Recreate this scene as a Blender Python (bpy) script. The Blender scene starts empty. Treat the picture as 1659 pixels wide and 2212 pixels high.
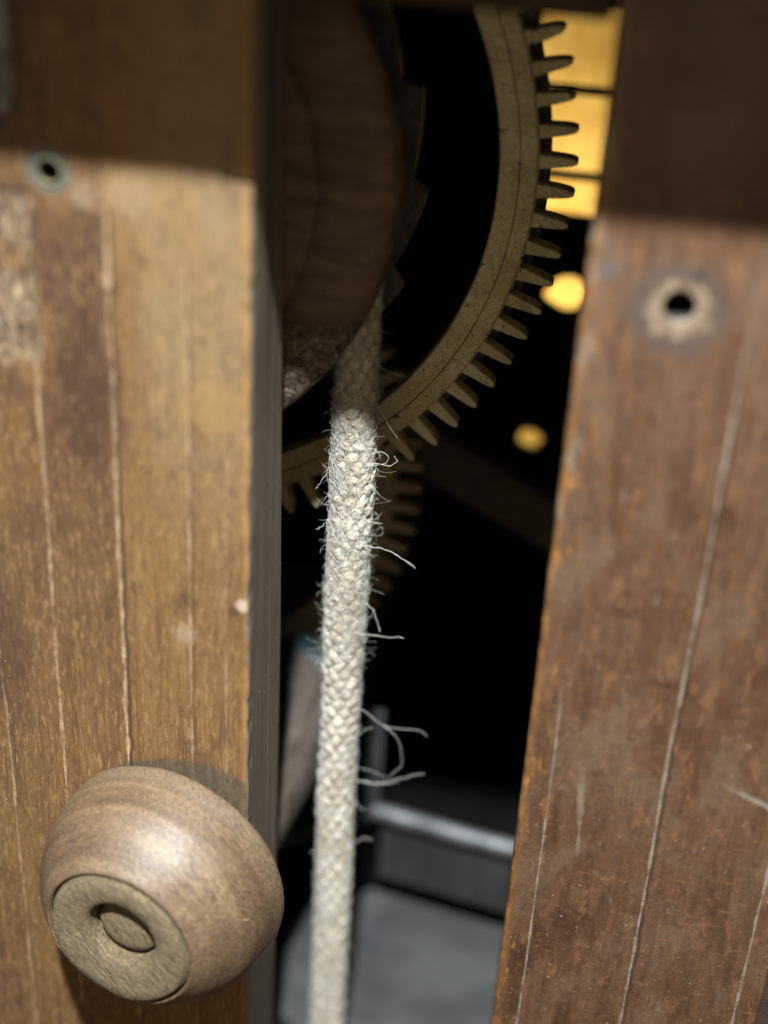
import bpy, bmesh, math, random
import numpy as np
from mathutils import Vector, Matrix, noise as mnoise

# ---------------------------------------------------------------- scale, camera, light
S = 0.00045                      # one design unit (about a pixel-scaled millimetre) in metres
scene = bpy.context.scene
COL = scene.collection
rng = np.random.default_rng(7)
random.seed(7)

Yc = np.array([630., 2006., -3350.]); Zc = np.array([330., 5544., 3350.])
Zc /= np.linalg.norm(Zc); Yc -= Zc * (Yc @ Zc); Yc /= np.linalg.norm(Yc); Xc = np.cross(Yc, Zc)
CR = np.array([Xc, Yc, Zc])                     # camera axes expressed in the world
CP = np.array([36.9, -284.5, 173.0])
cam_d = bpy.data.cameras.new('camera'); cam = bpy.data.objects.new('camera', cam_d); COL.objects.link(cam)
mw = Matrix.Identity(4)
for i in range(3):
    for j in range(3): mw[i][j] = CR[i, j]
    mw[i][3] = CP[i] * S
cam.matrix_world = mw
cam_d.sensor_fit = 'VERTICAL'; cam_d.sensor_height = 24.0; cam_d.lens = 24.0 * 3350.0 / 2212.0
cam_d.clip_start = 0.005; cam_d.clip_end = 20.0
cam_d.dof.use_dof = True; cam_d.dof.focus_distance = 388 * S; cam_d.dof.aperture_fstop = 6.2
cam_d.dof.aperture_blades = 0
scene.camera = cam

world = bpy.data.worlds.new('World'); scene.world = world; world.use_nodes = True
bg = world.node_tree.nodes['Background']; bg.inputs[0].default_value = (1.0, 0.82, 0.58, 1); bg.inputs[1].default_value = 0.30

lamp_d = bpy.data.lights.new('torch_light', 'SPOT'); lamp_d.energy = 22.5; lamp_d.color = (0.92, 1.0, 1.04)
lamp_d.shadow_soft_size = 14.0 * S; lamp_d.spot_size = math.radians(60); lamp_d.spot_blend = 0.5
lamp = bpy.data.objects.new('torch_light', lamp_d); COL.objects.link(lamp)
LP = Vector((25, -430, 757)) * S
lamp.location = LP
lamp.rotation_euler = (Vector((0, 40, -90)) * S - LP).to_track_quat('-Z', 'Y').to_euler()

scene.view_settings.view_transform = 'Standard'; scene.view_settings.look = 'None'
scene.view_settings.exposure = 0.0; scene.view_settings.gamma = 1.0; scene.view_settings.use_curve_mapping = False
scene.cycles.use_denoising = True
scene.cycles.max_bounces = 6; scene.cycles.sample_clamp_indirect = 4.0

# ---------------------------------------------------------------- helpers
def nz(x, y, z, oct=3, H=0.8):
    return mnoise.fractal(Vector((x, y, z)), H, 2.0, oct)

def tag(o, label=None, cat=None, group=None, kind=None):
    if label: o['label'] = label
    if cat: o['category'] = cat
    if group: o['group'] = group
    if kind: o['kind'] = kind
    return o

def empty(name, loc, label=None, cat=None, group=None, rot=None):
    o = bpy.data.objects.new(name, None); COL.objects.link(o)
    o.empty_display_size = 0.005
    o.location = Vector(loc) * S
    if rot is not None: o.rotation_euler = rot
    o['_b'] = list(loc)
    return tag(o, label, cat, group)

def mesh(name, v, f, mat, parent=None, base=None, smooth=True, local=False, sharp=None):
    """v in design units, world placed unless local; f is a list of faces or an Nx4 array"""
    v = np.asarray(v, dtype=np.float64)
    o3 = np.zeros(3)
    if not local:
        if parent is not None: o3 = np.array(parent_base(parent))
        elif base is not None: o3 = np.array(base, float)
    me = bpy.data.meshes.new(name)
    me.from_pydata(((v - o3) * S).tolist(), [], f.tolist() if hasattr(f, 'tolist') else f)
    me.update()
    if smooth: me.polygons.foreach_set('use_smooth', np.ones(len(me.polygons), dtype=bool))
    if smooth and sharp: me.set_sharp_from_angle(angle=math.radians(sharp))
    me.materials.append(mat)
    o = bpy.data.objects.new(name, me); COL.objects.link(o)
    if parent is not None: o.parent = parent
    elif base is not None: o.location = Vector(base) * S
    return o

def parent_base(p):
    b = np.zeros(3)
    while p is not None:
        if '_b' in p: b = b + np.array(list(p['_b']))
        p = p.parent
    return b

def box_vf(x0, x1, y0, y1, z0, z1, bev=0.5):
    bm = bmesh.new()
    bmesh.ops.create_cube(bm, size=1.0)
    for q in bm.verts:
        q.co = Vector(((x0 + x1) / 2 + q.co.x * (x1 - x0), (y0 + y1) / 2 + q.co.y * (y1 - y0), (z0 + z1) / 2 + q.co.z * (z1 - z0)))
    if bev > 0:
        bmesh.ops.bevel(bm, geom=bm.edges[:], offset=bev, segments=2, profile=0.5, affect='EDGES')
    bm.verts.ensure_lookup_table(); bm.faces.ensure_lookup_table()
    v = [tuple(q.co) for q in bm.verts]; f = [[q.index for q in p.verts] for p in bm.faces]
    bm.free()
    return np.array(v), f

def box(name, x0, x1, y0, y1, z0, z1, mat, parent=None, bev=0.5, base=None):
    v, f = box_vf(x0, x1, y0, y1, z0, z1, bev)
    return mesh(name, v, f, mat, parent, base=base if base is not None else ((x0 + x1) / 2, (y0 + y1) / 2, z0), smooth=False)

def lathe(prof, n=128, axis='Z', closed=False):
    """prof = list of (t, r) ; revolve about the axis. r = 0 ends are fans"""
    prof = np.array(prof, float); m = len(prof)
    a = np.linspace(0, 2 * np.pi, n, endpoint=False)
    t = np.repeat(prof[:, 0], n); r = np.repeat(prof[:, 1], n); A = np.tile(a, m)
    if axis == 'Z': v = np.c_[r * np.cos(A), r * np.sin(A), t]
    else: v = np.c_[r * np.cos(A), t, r * np.sin(A)]
    f = []
    rows = range(m if closed else m - 1)
    for i in rows:
        j = (i + 1) % m
        for k in range(n):
            k2 = (k + 1) % n
            f.append([i * n + k, i * n + k2, j * n + k2, j * n + k] if axis == 'Z' else [i * n + k, j * n + k, j * n + k2, i * n + k2])
    return v, f

def tube(path, rad, n=5, cap=True):
    """path Nx3, rad scalar or N; returns v, f"""
    P = np.asarray(path, float); m = len(P)
    rad = np.broadcast_to(np.asarray(rad, float), (m,))
    T = np.gradient(P, axis=0); T /= np.linalg.norm(T, axis=1)[:, None] + 1e-12
    ref = np.array([0.13, 0.9, 0.41])
    U = np.cross(T, ref); U /= np.linalg.norm(U, axis=1)[:, None] + 1e-12
    Vv = np.cross(T, U)
    a = np.linspace(0, 2 * np.pi, n, endpoint=False)
    v = P[:, None, :] + rad[:, None, None] * (np.cos(a)[None, :, None] * U[:, None, :] + np.sin(a)[None, :, None] * Vv[:, None, :])
    i = np.arange(m - 1)[:, None] * n; k = np.arange(n)[None, :]; k2 = (k + 1) % n
    f = np.stack([i + k, i + k2, i + n + k2, i + n + k], -1).reshape(-1, 4)
    return v.reshape(-1, 3), f

def smooth_path(pts, n):
    P = np.asarray(pts, float)
    if len(P) < 3: return P[0] + np.linspace(0, 1, n)[:, None] * (P[-1] - P[0])
    E = np.vstack([2 * P[0] - P[1], P, 2 * P[-1] - P[-2]])
    out = []
    u = np.linspace(0, len(P) - 1 - 1e-6, n)
    for t in u:
        i = int(t); w = t - i
        a, b, c, d = E[i], E[i + 1], E[i + 2], E[i + 3]
        out.append(0.5 * ((2 * b) + (c - a) * w + (2 * a - 5 * b + 4 * c - d) * w * w + (3 * b - a - 3 * c + d) * w ** 3))
    return np.array(out)

# ---------------------------------------------------------------- node helpers
class Mat:
    def __init__(s, name, rough=0.6, metal=0.0, spec=0.4):
        s.m = bpy.data.materials.new(name); s.m.use_nodes = True
        s.nt = s.m.node_tree; s.b = s.nt.nodes['Principled BSDF']
        s.b.inputs['Roughness'].default_value = rough; s.b.inputs['Metallic'].default_value = metal
        s.b.inputs['Specular IOR Level'].default_value = spec
        g = s.n('ShaderNodeNewGeometry'); s.g = g
        s.pos = s.vm('SCALE', g.outputs['Position'], scale=1.0 / S)
        x = s.n('ShaderNodeSeparateXYZ'); s.l(s.pos, x.inputs[0]); s.x, s.y, s.z = x.outputs
        s.h = None
    def n(s, t): return s.nt.nodes.new(t)
    def l(s, a, b): s.nt.links.new(a, b)
    def put(s, sock, v):
        if hasattr(v, 'is_linked') or hasattr(v, 'links'): s.l(v, sock)
        elif isinstance(v, (tuple, list)) and len(v) == 3 and sock.type == 'RGBA': sock.default_value = (*v, 1)
        else: sock.default_value = v
    def vm(s, op, a, b=None, scale=None):
        q = s.n('ShaderNodeVectorMath'); q.operation = op; s.put(q.inputs[0], a)
        if b is not None: s.put(q.inputs[1], b)
        if scale is not None: q.inputs['Scale'].default_value = scale
        return q.outputs[0]
    def ma(s, op, a, b=0.0, c=None, clamp=False):
        q = s.n('ShaderNodeMath'); q.operation = op; q.use_clamp = clamp; s.put(q.inputs[0], a); s.put(q.inputs[1], b)
        if c is not None: s.put(q.inputs[2], c)
        return q.outputs[0]
    def noise(s, scale=(1, 1, 1), detail=3.0, rough=0.55, off=(0, 0, 0), vec=None, dist=0.0, rot=None):
        mp = s.n('ShaderNodeMapping'); s.l(vec if vec is not None else s.pos, mp.inputs[0]); mp.inputs['Scale'].default_value = scale; mp.inputs['Location'].default_value = off
        if rot is not None:
            m0 = s.n('ShaderNodeMapping'); s.l(vec if vec is not None else s.pos, m0.inputs[0]); m0.inputs['Rotation'].default_value = rot; s.l(m0.outputs[0], mp.inputs[0])
        q = s.n('ShaderNodeTexNoise'); s.l(mp.outputs[0], q.inputs['Vector']); q.inputs['Scale'].default_value = 1.0
        q.inputs['Detail'].default_value = detail; q.inputs['Roughness'].default_value = rough; q.inputs['Distortion'].default_value = dist
        return q.outputs[0]
    def sm(s, v, a, b, lo=0.0, hi=1.0):
        q = s.n('ShaderNodeMapRange'); q.interpolation_type = 'SMOOTHSTEP'
        s.put(q.inputs['Value'], v); q.inputs['From Min'].default_value = a; q.inputs['From Max'].default_value = b
        q.inputs['To Min'].default_value = lo; q.inputs['To Max'].default_value = hi
        return q.outputs[0]
    def mix(s, fac, a, b, mode='MIX'):
        q = s.n('ShaderNodeMix'); q.data_type = 'RGBA'; q.blend_type = mode
        s.put(q.inputs[0], fac); s.put(q.inputs[6], a); s.put(q.inputs[7], b)
        return q.outputs[2]
    def ramp(s, fac, stops):
        q = s.n('ShaderNodeValToRGB'); s.put(q.inputs[0], fac); e = q.color_ramp.elements
        while len(e) < len(stops): e.new(0.5)
        for el, (p, c) in zip(e, stops): el.position = p; el.color = (*c, 1)
        return q.outputs[0]
    def col(s, c): s.put(s.b.inputs['Base Color'], c)
    def rough(s, v): s.put(s.b.inputs['Roughness'], v)
    def bump(s, h, dist=0.3, strength=1.0):
        q = s.n('ShaderNodeBump'); q.inputs['Strength'].default_value = strength; q.inputs['Distance'].default_value = dist * S
        s.l(h, q.inputs['Height']); s.l(q.outputs[0], s.b.inputs['Normal'])
    def line(s, x0, half, slope=0.0, wob=1.2, seed=0.0, wvar=0.8):
        """soft thin vertical line near x = x0 + slope*z; returns the 0..1 mask"""
        w = s.noise((0.0, 0.0, 0.022), 3, 0.6, off=(seed * 3.1, 4.7, seed * 7.7))
        w2 = s.noise((0.0, 0.0, 0.35), 2, 0.6, off=(seed * 1.3 + 9, 1.7, seed * 2.7))
        c = s.ma('ADD', s.ma('MULTIPLY_ADD', s.z, slope, x0), s.ma('MULTIPLY', s.ma('SUBTRACT', w, 0.5), wob * 2))
        c = s.ma('ADD', c, s.ma('MULTIPLY', s.ma('SUBTRACT', w2, 0.5), 0.25))
        d = s.ma('ABSOLUTE', s.ma('SUBTRACT', s.x, c))
        th = s.noise((0.0, 0.0, 0.09), 3, 0.65, off=(seed * 5 + 2, 8.1, seed))
        d = s.ma('DIVIDE', d, s.sm(th, 0.25, 0.7, half * (1 - wvar), half * (1 + wvar)))
        return s.sm(d, 0.5, 1.15, 1.0, 0.0)

# ---------------------------------------------------------------- materials
def mat_left_post():
    s = Mat('honey_wood', 0.5, spec=0.35)
    grain = s.noise((0.45, 0.45, 0.016), 5, 0.62, dist=0.6)
    fine = s.noise((3.0, 3.0, 0.22), 4, 0.75)
    fleck = s.noise((1.15, 1.15, 0.2), 4, 0.75, off=(3, 1, 2), dist=0.3)
    fleck2 = s.noise((0.75, 0.75, 0.26), 5, 0.78, off=(9, 1, 4), dist=0.5)
    blot = s.noise((0.035, 0.05, 0.016), 4, 0.6, off=(1.3, 0, 6.1))
    blot2 = s.noise((0.09, 0.1, 0.05), 5, 0.65, off=(7.3, 0, 2.1))
    c = s.ramp(grain, [(0.3, (0.135, 0.068, 0.029)), (0.5, (0.225, 0.122, 0.048)), (0.72, (0.295, 0.178, 0.076))])
    # the strip towards the left is stained darker, the strip by the edge is paler towards the top
    xl = s.ma('ADD', s.x, s.ma('MULTIPLY', s.ma('SUBTRACT', blot2, 0.5), 24))
    dark = s.ma('MULTIPLY', s.sm(xl, -63, -57, 1, 0), s.sm(s.z, -60, 25, 0.25, 0.85))
    c = s.mix(dark, c, s.mix(s.sm(fleck, 0.35, 0.65), (0.050, 0.025, 0.016), (0.130, 0.066, 0.036)))
    pale = s.ma('MULTIPLY', s.sm(xl, -58, -46, 0, 1), s.sm(s.z, -40, 45, 0.0, 0.75))
    c = s.mix(pale, c, s.mix(fleck2, (0.35, 0.25, 0.135), (0.25, 0.165, 0.085)))
    c = s.mix(s.sm(blot, 0.48, 0.68, 0, 0.55), c, (0.29, 0.155, 0.050))
    c = s.mix(s.sm(blot2, 0.52, 0.72, 0, 0.75), c, (0.092, 0.047, 0.027))
    c = s.mix(s.sm(fine, 0.42, 0.68, 0.0, 0.6), c, (0.070, 0.033, 0.016))
    c = s.mix(s.sm(fleck, 0.53, 0.64, 0, 0.65), c, (0.36, 0.22, 0.10))
    c = s.mix(s.sm(fleck2, 0.53, 0.65, 0, 0.65), c, (0.10, 0.05, 0.025))
    c = s.mix(s.sm(s.noise((0.5, 0.5, 0.14), 5, 0.75, off=(2, 5, 8)), 0.57, 0.70, 0, 0.65), c, (0.33, 0.205, 0.095))
    # orange rub along the right arris
    edge = s.ma('MULTIPLY', s.sm(s.x, -32.0, -30.4, 0, 1), s.sm(s.noise((0.2, 0.2, 0.07), 3, 0.6), 0.4, 0.6, 0.2, 0.9))
    c = s.mix(edge, c, (0.40, 0.20, 0.055))
    # pale splits, each with a dark lip
    def split(x0, half, wob, seed, zm, gain=1.0):
        brk = s.sm(s.noise((0, 0, 0.11), 4, 0.7, off=(seed, seed * 2, 1)), 0.36, 0.56, 0.3, 1.0)
        a = s.ma('MULTIPLY', s.ma('MULTIPLY', s.line(x0, half, 0.0, wob, seed), zm), brk)
        return s.ma('MULTIPLY', a, gain)
    def lip(x0, half, wob, seed, zm):
        return s.ma('MULTIPLY', s.line(x0 + 0.75, half * 1.2, 0.0, wob, seed), zm)
    z1 = s.sm(s.z, 60, 66, 1, 0); z2 = s.sm(s.z, 50, 58, 1, 0)
    L = split(-59.9, 0.50, 0.8, 1.0, z1); L2 = split(-43.5, 0.33, 0.5, 2.0, z2, 0.8)
    L3 = split(-34.9, 0.25, 0.5, 3.0, s.sm(s.z, 5, 20, 0.8, 0), 0.7); L4 = split(-76.6, 0.40, 0.6, 4.0, s.sm(s.z, 30, 34, 1, 0), 0.9)
    L5 = split(-90.6, 0.35, 0.8, 5.0, 1.0, 0.7)
    LL = s.ma('MAXIMUM', s.ma('MAXIMUM', L, L2), s.ma('MAXIMUM', s.ma('MAXIMUM', L3, L4), L5))
    c = s.mix(s.ma('MULTIPLY', lip(-59.9, 0.5, 0.8, 1.0, z1), 0.75), c, (0.06, 0.03, 0.016))
    c = s.mix(s.ma('MULTIPLY', lip(-43.5, 0.3, 0.5, 2.0, z2), 0.5), c, (0.09, 0.045, 0.02))
    c = s.mix(s.ma('MULTIPLY', LL, 0.85), c, s.mix(s.sm(fleck, 0.35, 0.65), (0.28, 0.165, 0.09), (0.58, 0.40, 0.24)))
    # torn pale patch
    tn = s.ma('MULTIPLY', s.ma('SUBTRACT', s.noise((0.22, 0.2, 0.10), 5, 0.75, off=(0, 3, 0)), 0.5), 22)
    px = s.sm(s.ma('ADD', s.x, s.ma('MULTIPLY', tn, 0.45)), -76.0, -74.6, 1, 0)
    pz = s.ma('MULTIPLY', s.sm(s.ma('ADD', s.z, tn), 23, 27, 0, 1), s.sm(s.ma('ADD', s.z, s.ma('MULTIPLY', tn, 0.3)), 61, 66, 1, 0))
    gap = s.sm(s.ma('ABSOLUTE', s.ma('SUBTRACT', s.ma('ADD', s.z, s.ma('MULTIPLY', tn, 0.5)), 49.5)), 1.5, 4.5, 0.1, 1)
    patch = s.ma('MULTIPLY', s.ma('MULTIPLY', px, pz), gap)
    pn = s.noise((0.9, 0.9, 0.28), 5, 0.75, dist=0.6)
    c = s.mix(patch, c, s.ramp(pn, [(0.38, (0.085, 0.045, 0.028)), (0.5, (0.30, 0.20, 0.11)), (0.66, (0.50, 0.38, 0.25))]))
    # verdigris stain round the brass bush
    dx = s.ma('SUBTRACT', s.x, -71.0); dz = s.ma('SUBTRACT', s.z, 68.6)
    rr = s.ma('SQRT', s.ma('ADD', s.ma('MULTIPLY', dx, dx), s.ma('MULTIPLY', dz, dz)))
    rr = s.ma('ADD', rr, s.ma('MULTIPLY', s.ma('SUBTRACT', blot2, 0.5), 3))
    c = s.mix(s.sm(rr, 3.6, 5.6, 0.75, 0), c, (0.10, 0.135, 0.125))
    # grey-brown disc on the post under the knob
    dx = s.ma('SUBTRACT', s.x, -46.0); dz = s.ma('SUBTRACT', s.z, -108.0)
    rk = s.ma('SQRT', s.ma('ADD', s.ma('MULTIPLY', dx, dx), s.ma('MULTIPLY', dz, dz)))
    rk = s.ma('ADD', rk, s.ma('MULTIPLY', s.ma('SUBTRACT', fleck2, 0.5), 1.2))
    c = s.mix(s.sm(rk, 29.2, 30.8, 0.75, 0), c, s.mix(s.sm(fleck2, 0.35, 0.65), (0.065, 0.055, 0.042), (0.145, 0.115, 0.082)))
    def spot(x, z, r, jit, cc, al, ax=1.0):
        nonlocal c
        a = s.ma('SUBTRACT', s.x, x); b = s.ma('MULTIPLY', s.ma('SUBTRACT', s.z, z), ax)
        q = s.ma('SQRT', s.ma('ADD', s.ma('MULTIPLY', a, a), s.ma('MULTIPLY', b, b)))
        q = s.ma('ADD', q, s.ma('MULTIPLY', s.ma('SUBTRACT', fleck2, 0.5), jit))
        c = s.mix(s.sm(q, r * 0.5, r, al, 0), c, cc)
    spot(-44.9, -39.8, 3.2, 11, (0.40, 0.30, 0.20), 0.55); spot(-31.2, -29.8, 2.2, 3, (0.55, 0.42, 0.30), 0.85); spot(-33.5, -31.5, 2.0, 4, (0.09, 0.045, 0.02), 0.7)
    spot(-91.0, -50.0, 9.0, 12, (0.07, 0.036, 0.026), 0.55, 0.35); spot(-55.0, 66.0, 7.0, 14, (0.34, 0.24, 0.14), 0.4)
    spot(-64.0, 64.5, 3.5, 9, (0.36, 0.27, 0.18), 0.4); spot(-38.0, 20.0, 9.0, 16, (0.33, 0.19, 0.07), 0.5); spot(-66.0, 20.0, 10.0, 22, (0.06, 0.03, 0.02), 0.6, 0.4)
    # specks
    spk = s.noise((1.6, 1.6, 1.1), 1, 0.4, off=(11, 2, 5))
    c = s.mix(s.sm(spk, 0.77, 0.81, 0, 0.8), c, (0.7, 0.62, 0.5))
    # grey, dusty side grain on the gap face, colour lightened for the weak grazing lamp
    sx = s.n('ShaderNodeSeparateXYZ'); s.l(s.g.outputs['True Normal'], sx.inputs[0])
    side = s.sm(sx.outputs[0], 0.6, 0.85, 0, 1)
    sg = s.noise((0.9, 0.9, 0.02), 4, 0.65, off=(4, 4, 1))
    sc = s.ramp(sg, [(0.35, (0.17, 0.137, 0.105)), (0.6, (0.29, 0.24, 0.185)), (0.75, (0.40, 0.335, 0.265))])
    ds = s.noise((0.0, 1.2, 0.012), 2, 0.5, off=(3, 1, 9))
    sc = s.mix(s.sm(ds, 0.58, 0.66, 0, 0.7), sc, (0.11, 0.09, 0.07))
    sc = s.mix(s.sm(s.noise((2, 2, 0.3), 3, 0.7, off=(3, 1, 9)), 0.5, 0.7, 0, 0.5), sc, (0.12, 0.10, 0.085))
    yl = s.ma('ABSOLUTE', s.ma('SUBTRACT', s.y, s.ma('MULTIPLY_ADD', s.noise((0, 0, 0.03), 2, 0.5), 3, 20.5)))
    sc = s.mix(s.ma('MULTIPLY', s.sm(yl, 0.15, 0.5, 1, 0), s.sm(s.z, -50, -20, 0.8, 0)), sc, (0.55, 0.46, 0.34))
    sc = s.mix(s.sm(s.noise((0.9, 0.9, 0.6), 1, 0.4, off=(1, 7, 5)), 0.76, 0.79, 0, 1), sc, (0.85, 0.85, 0.82))
    c = s.mix(side, c, sc)
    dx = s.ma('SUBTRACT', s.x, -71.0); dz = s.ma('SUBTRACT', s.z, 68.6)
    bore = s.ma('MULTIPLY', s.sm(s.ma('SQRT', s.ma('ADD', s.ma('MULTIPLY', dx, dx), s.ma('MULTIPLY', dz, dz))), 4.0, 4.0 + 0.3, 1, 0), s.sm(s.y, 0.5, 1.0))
    c = s.mix(bore, c, (0.012, 0.010, 0.008))          # bore wall blackened in the colour to stand in for deep shade
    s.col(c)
    s.rough(s.sm(fine, 0.3, 0.7, 0.40, 0.66))
    h = s.ma('ADD', s.ma('MULTIPLY', fine, 0.4), s.ma('MULTIPLY', s.ma('ADD', grain, fleck2), 0.35))
    h = s.ma('SUBTRACT', h, s.ma('MULTIPLY', LL, 0.55))
    h = s.ma('ADD', h, s.ma('MULTIPLY', patch, s.ma('MULTIPLY', s.ma('SUBTRACT', pn, 0.6), 4.0)))
    s.bump(h, 0.4)
    return s.m

def mat_right_post():
    s = Mat('worn_red_wood', 0.5, spec=0.4)
    grain = s.noise((0.3, 0.3, 0.03), 5, 0.65, dist=0.8, off=(5, 2, 3))
    fine = s.noise((2.2, 2.2, 0.4), 4, 0.75)
    blot = s.noise((0.06, 0.06, 0.035), 5, 0.65, off=(2.2, 0, 1.7), dist=0.4)
    patchy = s.noise((0.22, 0.22, 0.10), 5, 0.7, off=(8.1, 0, 3.3), dist=0.4)
    mott = s.noise((0.4, 0.4, 0.25), 5, 0.75, off=(5.1, 0, 8.3), dist=0.5)
    c = s.ramp(grain, [(0.3, (0.080, 0.040, 0.023)), (0.52, (0.140, 0.076, 0.043)), (0.72, (0.185, 0.11, 0.064))])
    c = s.mix(s.sm(blot, 0.46, 0.66, 0, 0.65), c, (0.19, 0.13, 0.088))
    c = s.mix(s.sm(blot, 0.32, 0.45, 0.85, 0), c, (0.070, 0.032, 0.021))
    c = s.mix(s.sm(mott, 0.50, 0.66, 0, 0.6), c, (0.075, 0.043, 0.030))
    c = s.mix(s.sm(patchy, 0.54, 0.66, 0, 0.6), c, (0.27, 0.145, 0.075))
    c = s.mix(s.sm(fine, 0.45, 0.75, 0, 0.5), c, (0.09, 0.053, 0.037))
    c = s.mix(s.sm(s.noise((0.45, 0.45, 0.12), 4, 0.7, off=(1, 1, 20)), 0.6, 0.7, 0, 0.6), c, (0.26, 0.20, 0.16))
    # horizontal scuffs in the lower half
    sc = s.noise((0.16, 0.3, 1.1), 5, 0.75, off=(3, 0, 12), dist=0.4)
    low = s.sm(s.z, -40, 5, 1, 0.15)
    c = s.mix(s.ma('MULTIPLY', s.sm(sc, 0.57, 0.70, 0, 0.8), low), c, (0.30, 0.165, 0.085))
    spk = s.noise((0.6, 0.6, 0.42), 3, 0.6, off=(1, 2, 15))
    c = s.mix(s.sm(spk, 0.66, 0.73, 0, 0.85), c, (0.41, 0.23, 0.125))
    sp2 = s.noise((1.0, 1.0, 0.8), 1, 0.5, off=(6, 2, 9))
    c = s.mix(s.sm(sp2, 0.75, 0.80, 0, 0.85), c, (0.56, 0.49, 0.41))
    # orange chips along the left arris
    en = s.noise((0.35, 0.35, 0.10), 5, 0.7, off=(0, 9, 4))
    e1 = s.ma('MULTIPLY', s.sm(s.x, 37.0, 39.2, 1, 0), s.sm(en, 0.40, 0.58, 0.3, 0.95))
    e2 = s.ma('MULTIPLY', s.sm(s.x, 38, 44.5, 1, 0), s.sm(en, 0.57, 0.66, 0, 0.9))
    c = s.mix(e1, c, (0.30, 0.145, 0.045)); c = s.mix(e2, c, (0.46, 0.21, 0.045))
    up = s.ma('MULTIPLY', s.sm(s.z, -30, 20, 0, 1), s.sm(s.x, 37.2, 41, 1, 0))
    c = s.mix(s.ma('MULTIPLY', up, s.sm(s.noise((0.3, 0.3, 0.1), 4, 0.65, off=(4, 4, 4)), 0.48, 0.62, 0, 0.6)), c, (0.34, 0.32, 0.28))
    # pale splits
    def split(x0, half, slope, wob, seed, zm, gain=0.9):
        brk = s.sm(s.noise((0, 0, 0.10), 4, 0.7, off=(seed, seed * 2, 1)), 0.36, 0.56, 0.25, 1.0)
        return s.ma('MULTIPLY', s.ma('MULTIPLY', s.ma('MULTIPLY', s.line(x0, half, slope, wob, seed), zm), brk), gain)
    L1 = split(69.3, 0.36, 0.0, 0.9, 11.0, s.sm(s.z, 38, 52, 1, 0.15))
    L2 = split(43.2, 0.28, 0.0, 0.7, 12.0, s.sm(s.z, -55, -35, 1, 0.0))
    L3 = split(97.0, 0.36, 0.0, 0.8, 13.0, s.sm(s.z, -80, -60, 1, 0.0))
    L4 = split(46.4, 0.75, -0.06, 1.6, 14.0, s.ma('MULTIPLY', s.sm(s.z, -92, -84, 0, 0.7), s.sm(s.z, -68, -58, 1, 0)), 0.7)
    LL = s.ma('MAXIMUM', s.ma('MAXIMUM', L1, L2), s.ma('MAXIMUM', L3, L4))
    dk = s.ma('MULTIPLY', s.line(70.0, 0.5, 0.0, 0.9, 11.0), s.sm(s.z, 38, 52, 0.6, 0.1))
    c = s.mix(dk, c, (0.045, 0.025, 0.02))
    c = s.mix(LL, c, s.mix(fine, (0.24, 0.20, 0.16), (0.44, 0.385, 0.32)))
    # pale gouge running to the right edge
    gz = s.ma('ABSOLUTE', s.ma('SUBTRACT', s.z, s.ma('MULTIPLY_ADD', s.ma('SUBTRACT', s.x, 88), -0.42, -64)))
    G = s.ma('MULTIPLY', s.sm(s.ma('ADD', gz, s.ma('MULTIPLY', mott, 2.4)), 1.2, 2.6, 1, 0), s.sm(s.x, 80, 90, 0, 0.7))
    c = s.mix(G, c, (0.37, 0.33, 0.29))
    # rubbed pale ring and grey smear round the hole
    dx = s.ma('SUBTRACT', s.x, 55.0); dz = s.ma('SUBTRACT', s.z, 53.9)
    rr = s.ma('SQRT', s.ma('ADD', s.ma('MULTIPLY', dx, dx), s.ma('MULTIPLY', dz, dz)))
    hn = s.noise((0.22, 0.22, 0.22), 5, 0.7, off=(3, 3, 3))
    rn = s.ma('ADD', rr, s.ma('MULTIPLY', s.ma('SUBTRACT', hn, 0.5), 11))
    c = s.mix(s.sm(rn, 8.8, 11.4, 0.75, 0), c, s.mix(mott, (0.062, 0.048, 0.044), (0.15, 0.115, 0.098)))
    c = s.mix(s.sm(rn, 5.4, 7.2, 0.75, 0), c, s.mix(s.sm(mott, 0.35, 0.65), (0.44, 0.36, 0.26), (0.20, 0.14, 0.095)))
    dx2 = s.ma('SUBTRACT', s.x, 58.5); dz2 = s.ma('SUBTRACT', s.z, 61.8)
    r2 = s.ma('SQRT', s.ma('ADD', s.ma('MULTIPLY', dx2, dx2), s.ma('MULTIPLY', s.ma('MULTIPLY', dz2, dz2), 1.6)))
    c = s.mix(s.sm(r2, 0.6, 2.4, 0.85, 0), c, (0.05, 0.046, 0.046))
    dx3 = s.ma('SUBTRACT', s.x, 40.5); dz3 = s.ma('SUBTRACT', s.z, 60.5)
    r3 = s.ma('SQRT', s.ma('ADD', s.ma('MULTIPLY', dx3, dx3), s.ma('MULTIPLY', dz3, dz3)))
    r3 = s.ma('ADD', r3, s.ma('MULTIPLY', s.ma('SUBTRACT', mott, 0.5), 3))
    c = s.mix(s.sm(r3, 1.0, 3.0, 0.6, 0), c, (0.12, 0.125, 0.14))
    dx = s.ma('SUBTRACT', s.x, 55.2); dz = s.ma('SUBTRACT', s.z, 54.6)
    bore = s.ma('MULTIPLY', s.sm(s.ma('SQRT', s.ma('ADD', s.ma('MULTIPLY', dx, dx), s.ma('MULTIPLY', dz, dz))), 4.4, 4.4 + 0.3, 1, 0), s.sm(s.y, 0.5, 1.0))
    c = s.mix(1.0, c, (0.86, 0.80, 0.74), 'MULTIPLY')
    c = s.mix(bore, c, (0.012, 0.010, 0.008))          # shade inside the hole put into the bore colour
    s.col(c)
    s.rough(s.sm(fine, 0.3, 0.75, 0.30, 0.52))
    h = s.ma('ADD', s.ma('MULTIPLY', fine, 0.35), s.ma('MULTIPLY', grain, 0.4))
    h = s.ma('ADD', h, s.ma('MULTIPLY', s.ma('ADD', patchy, mott), 0.5))
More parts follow.
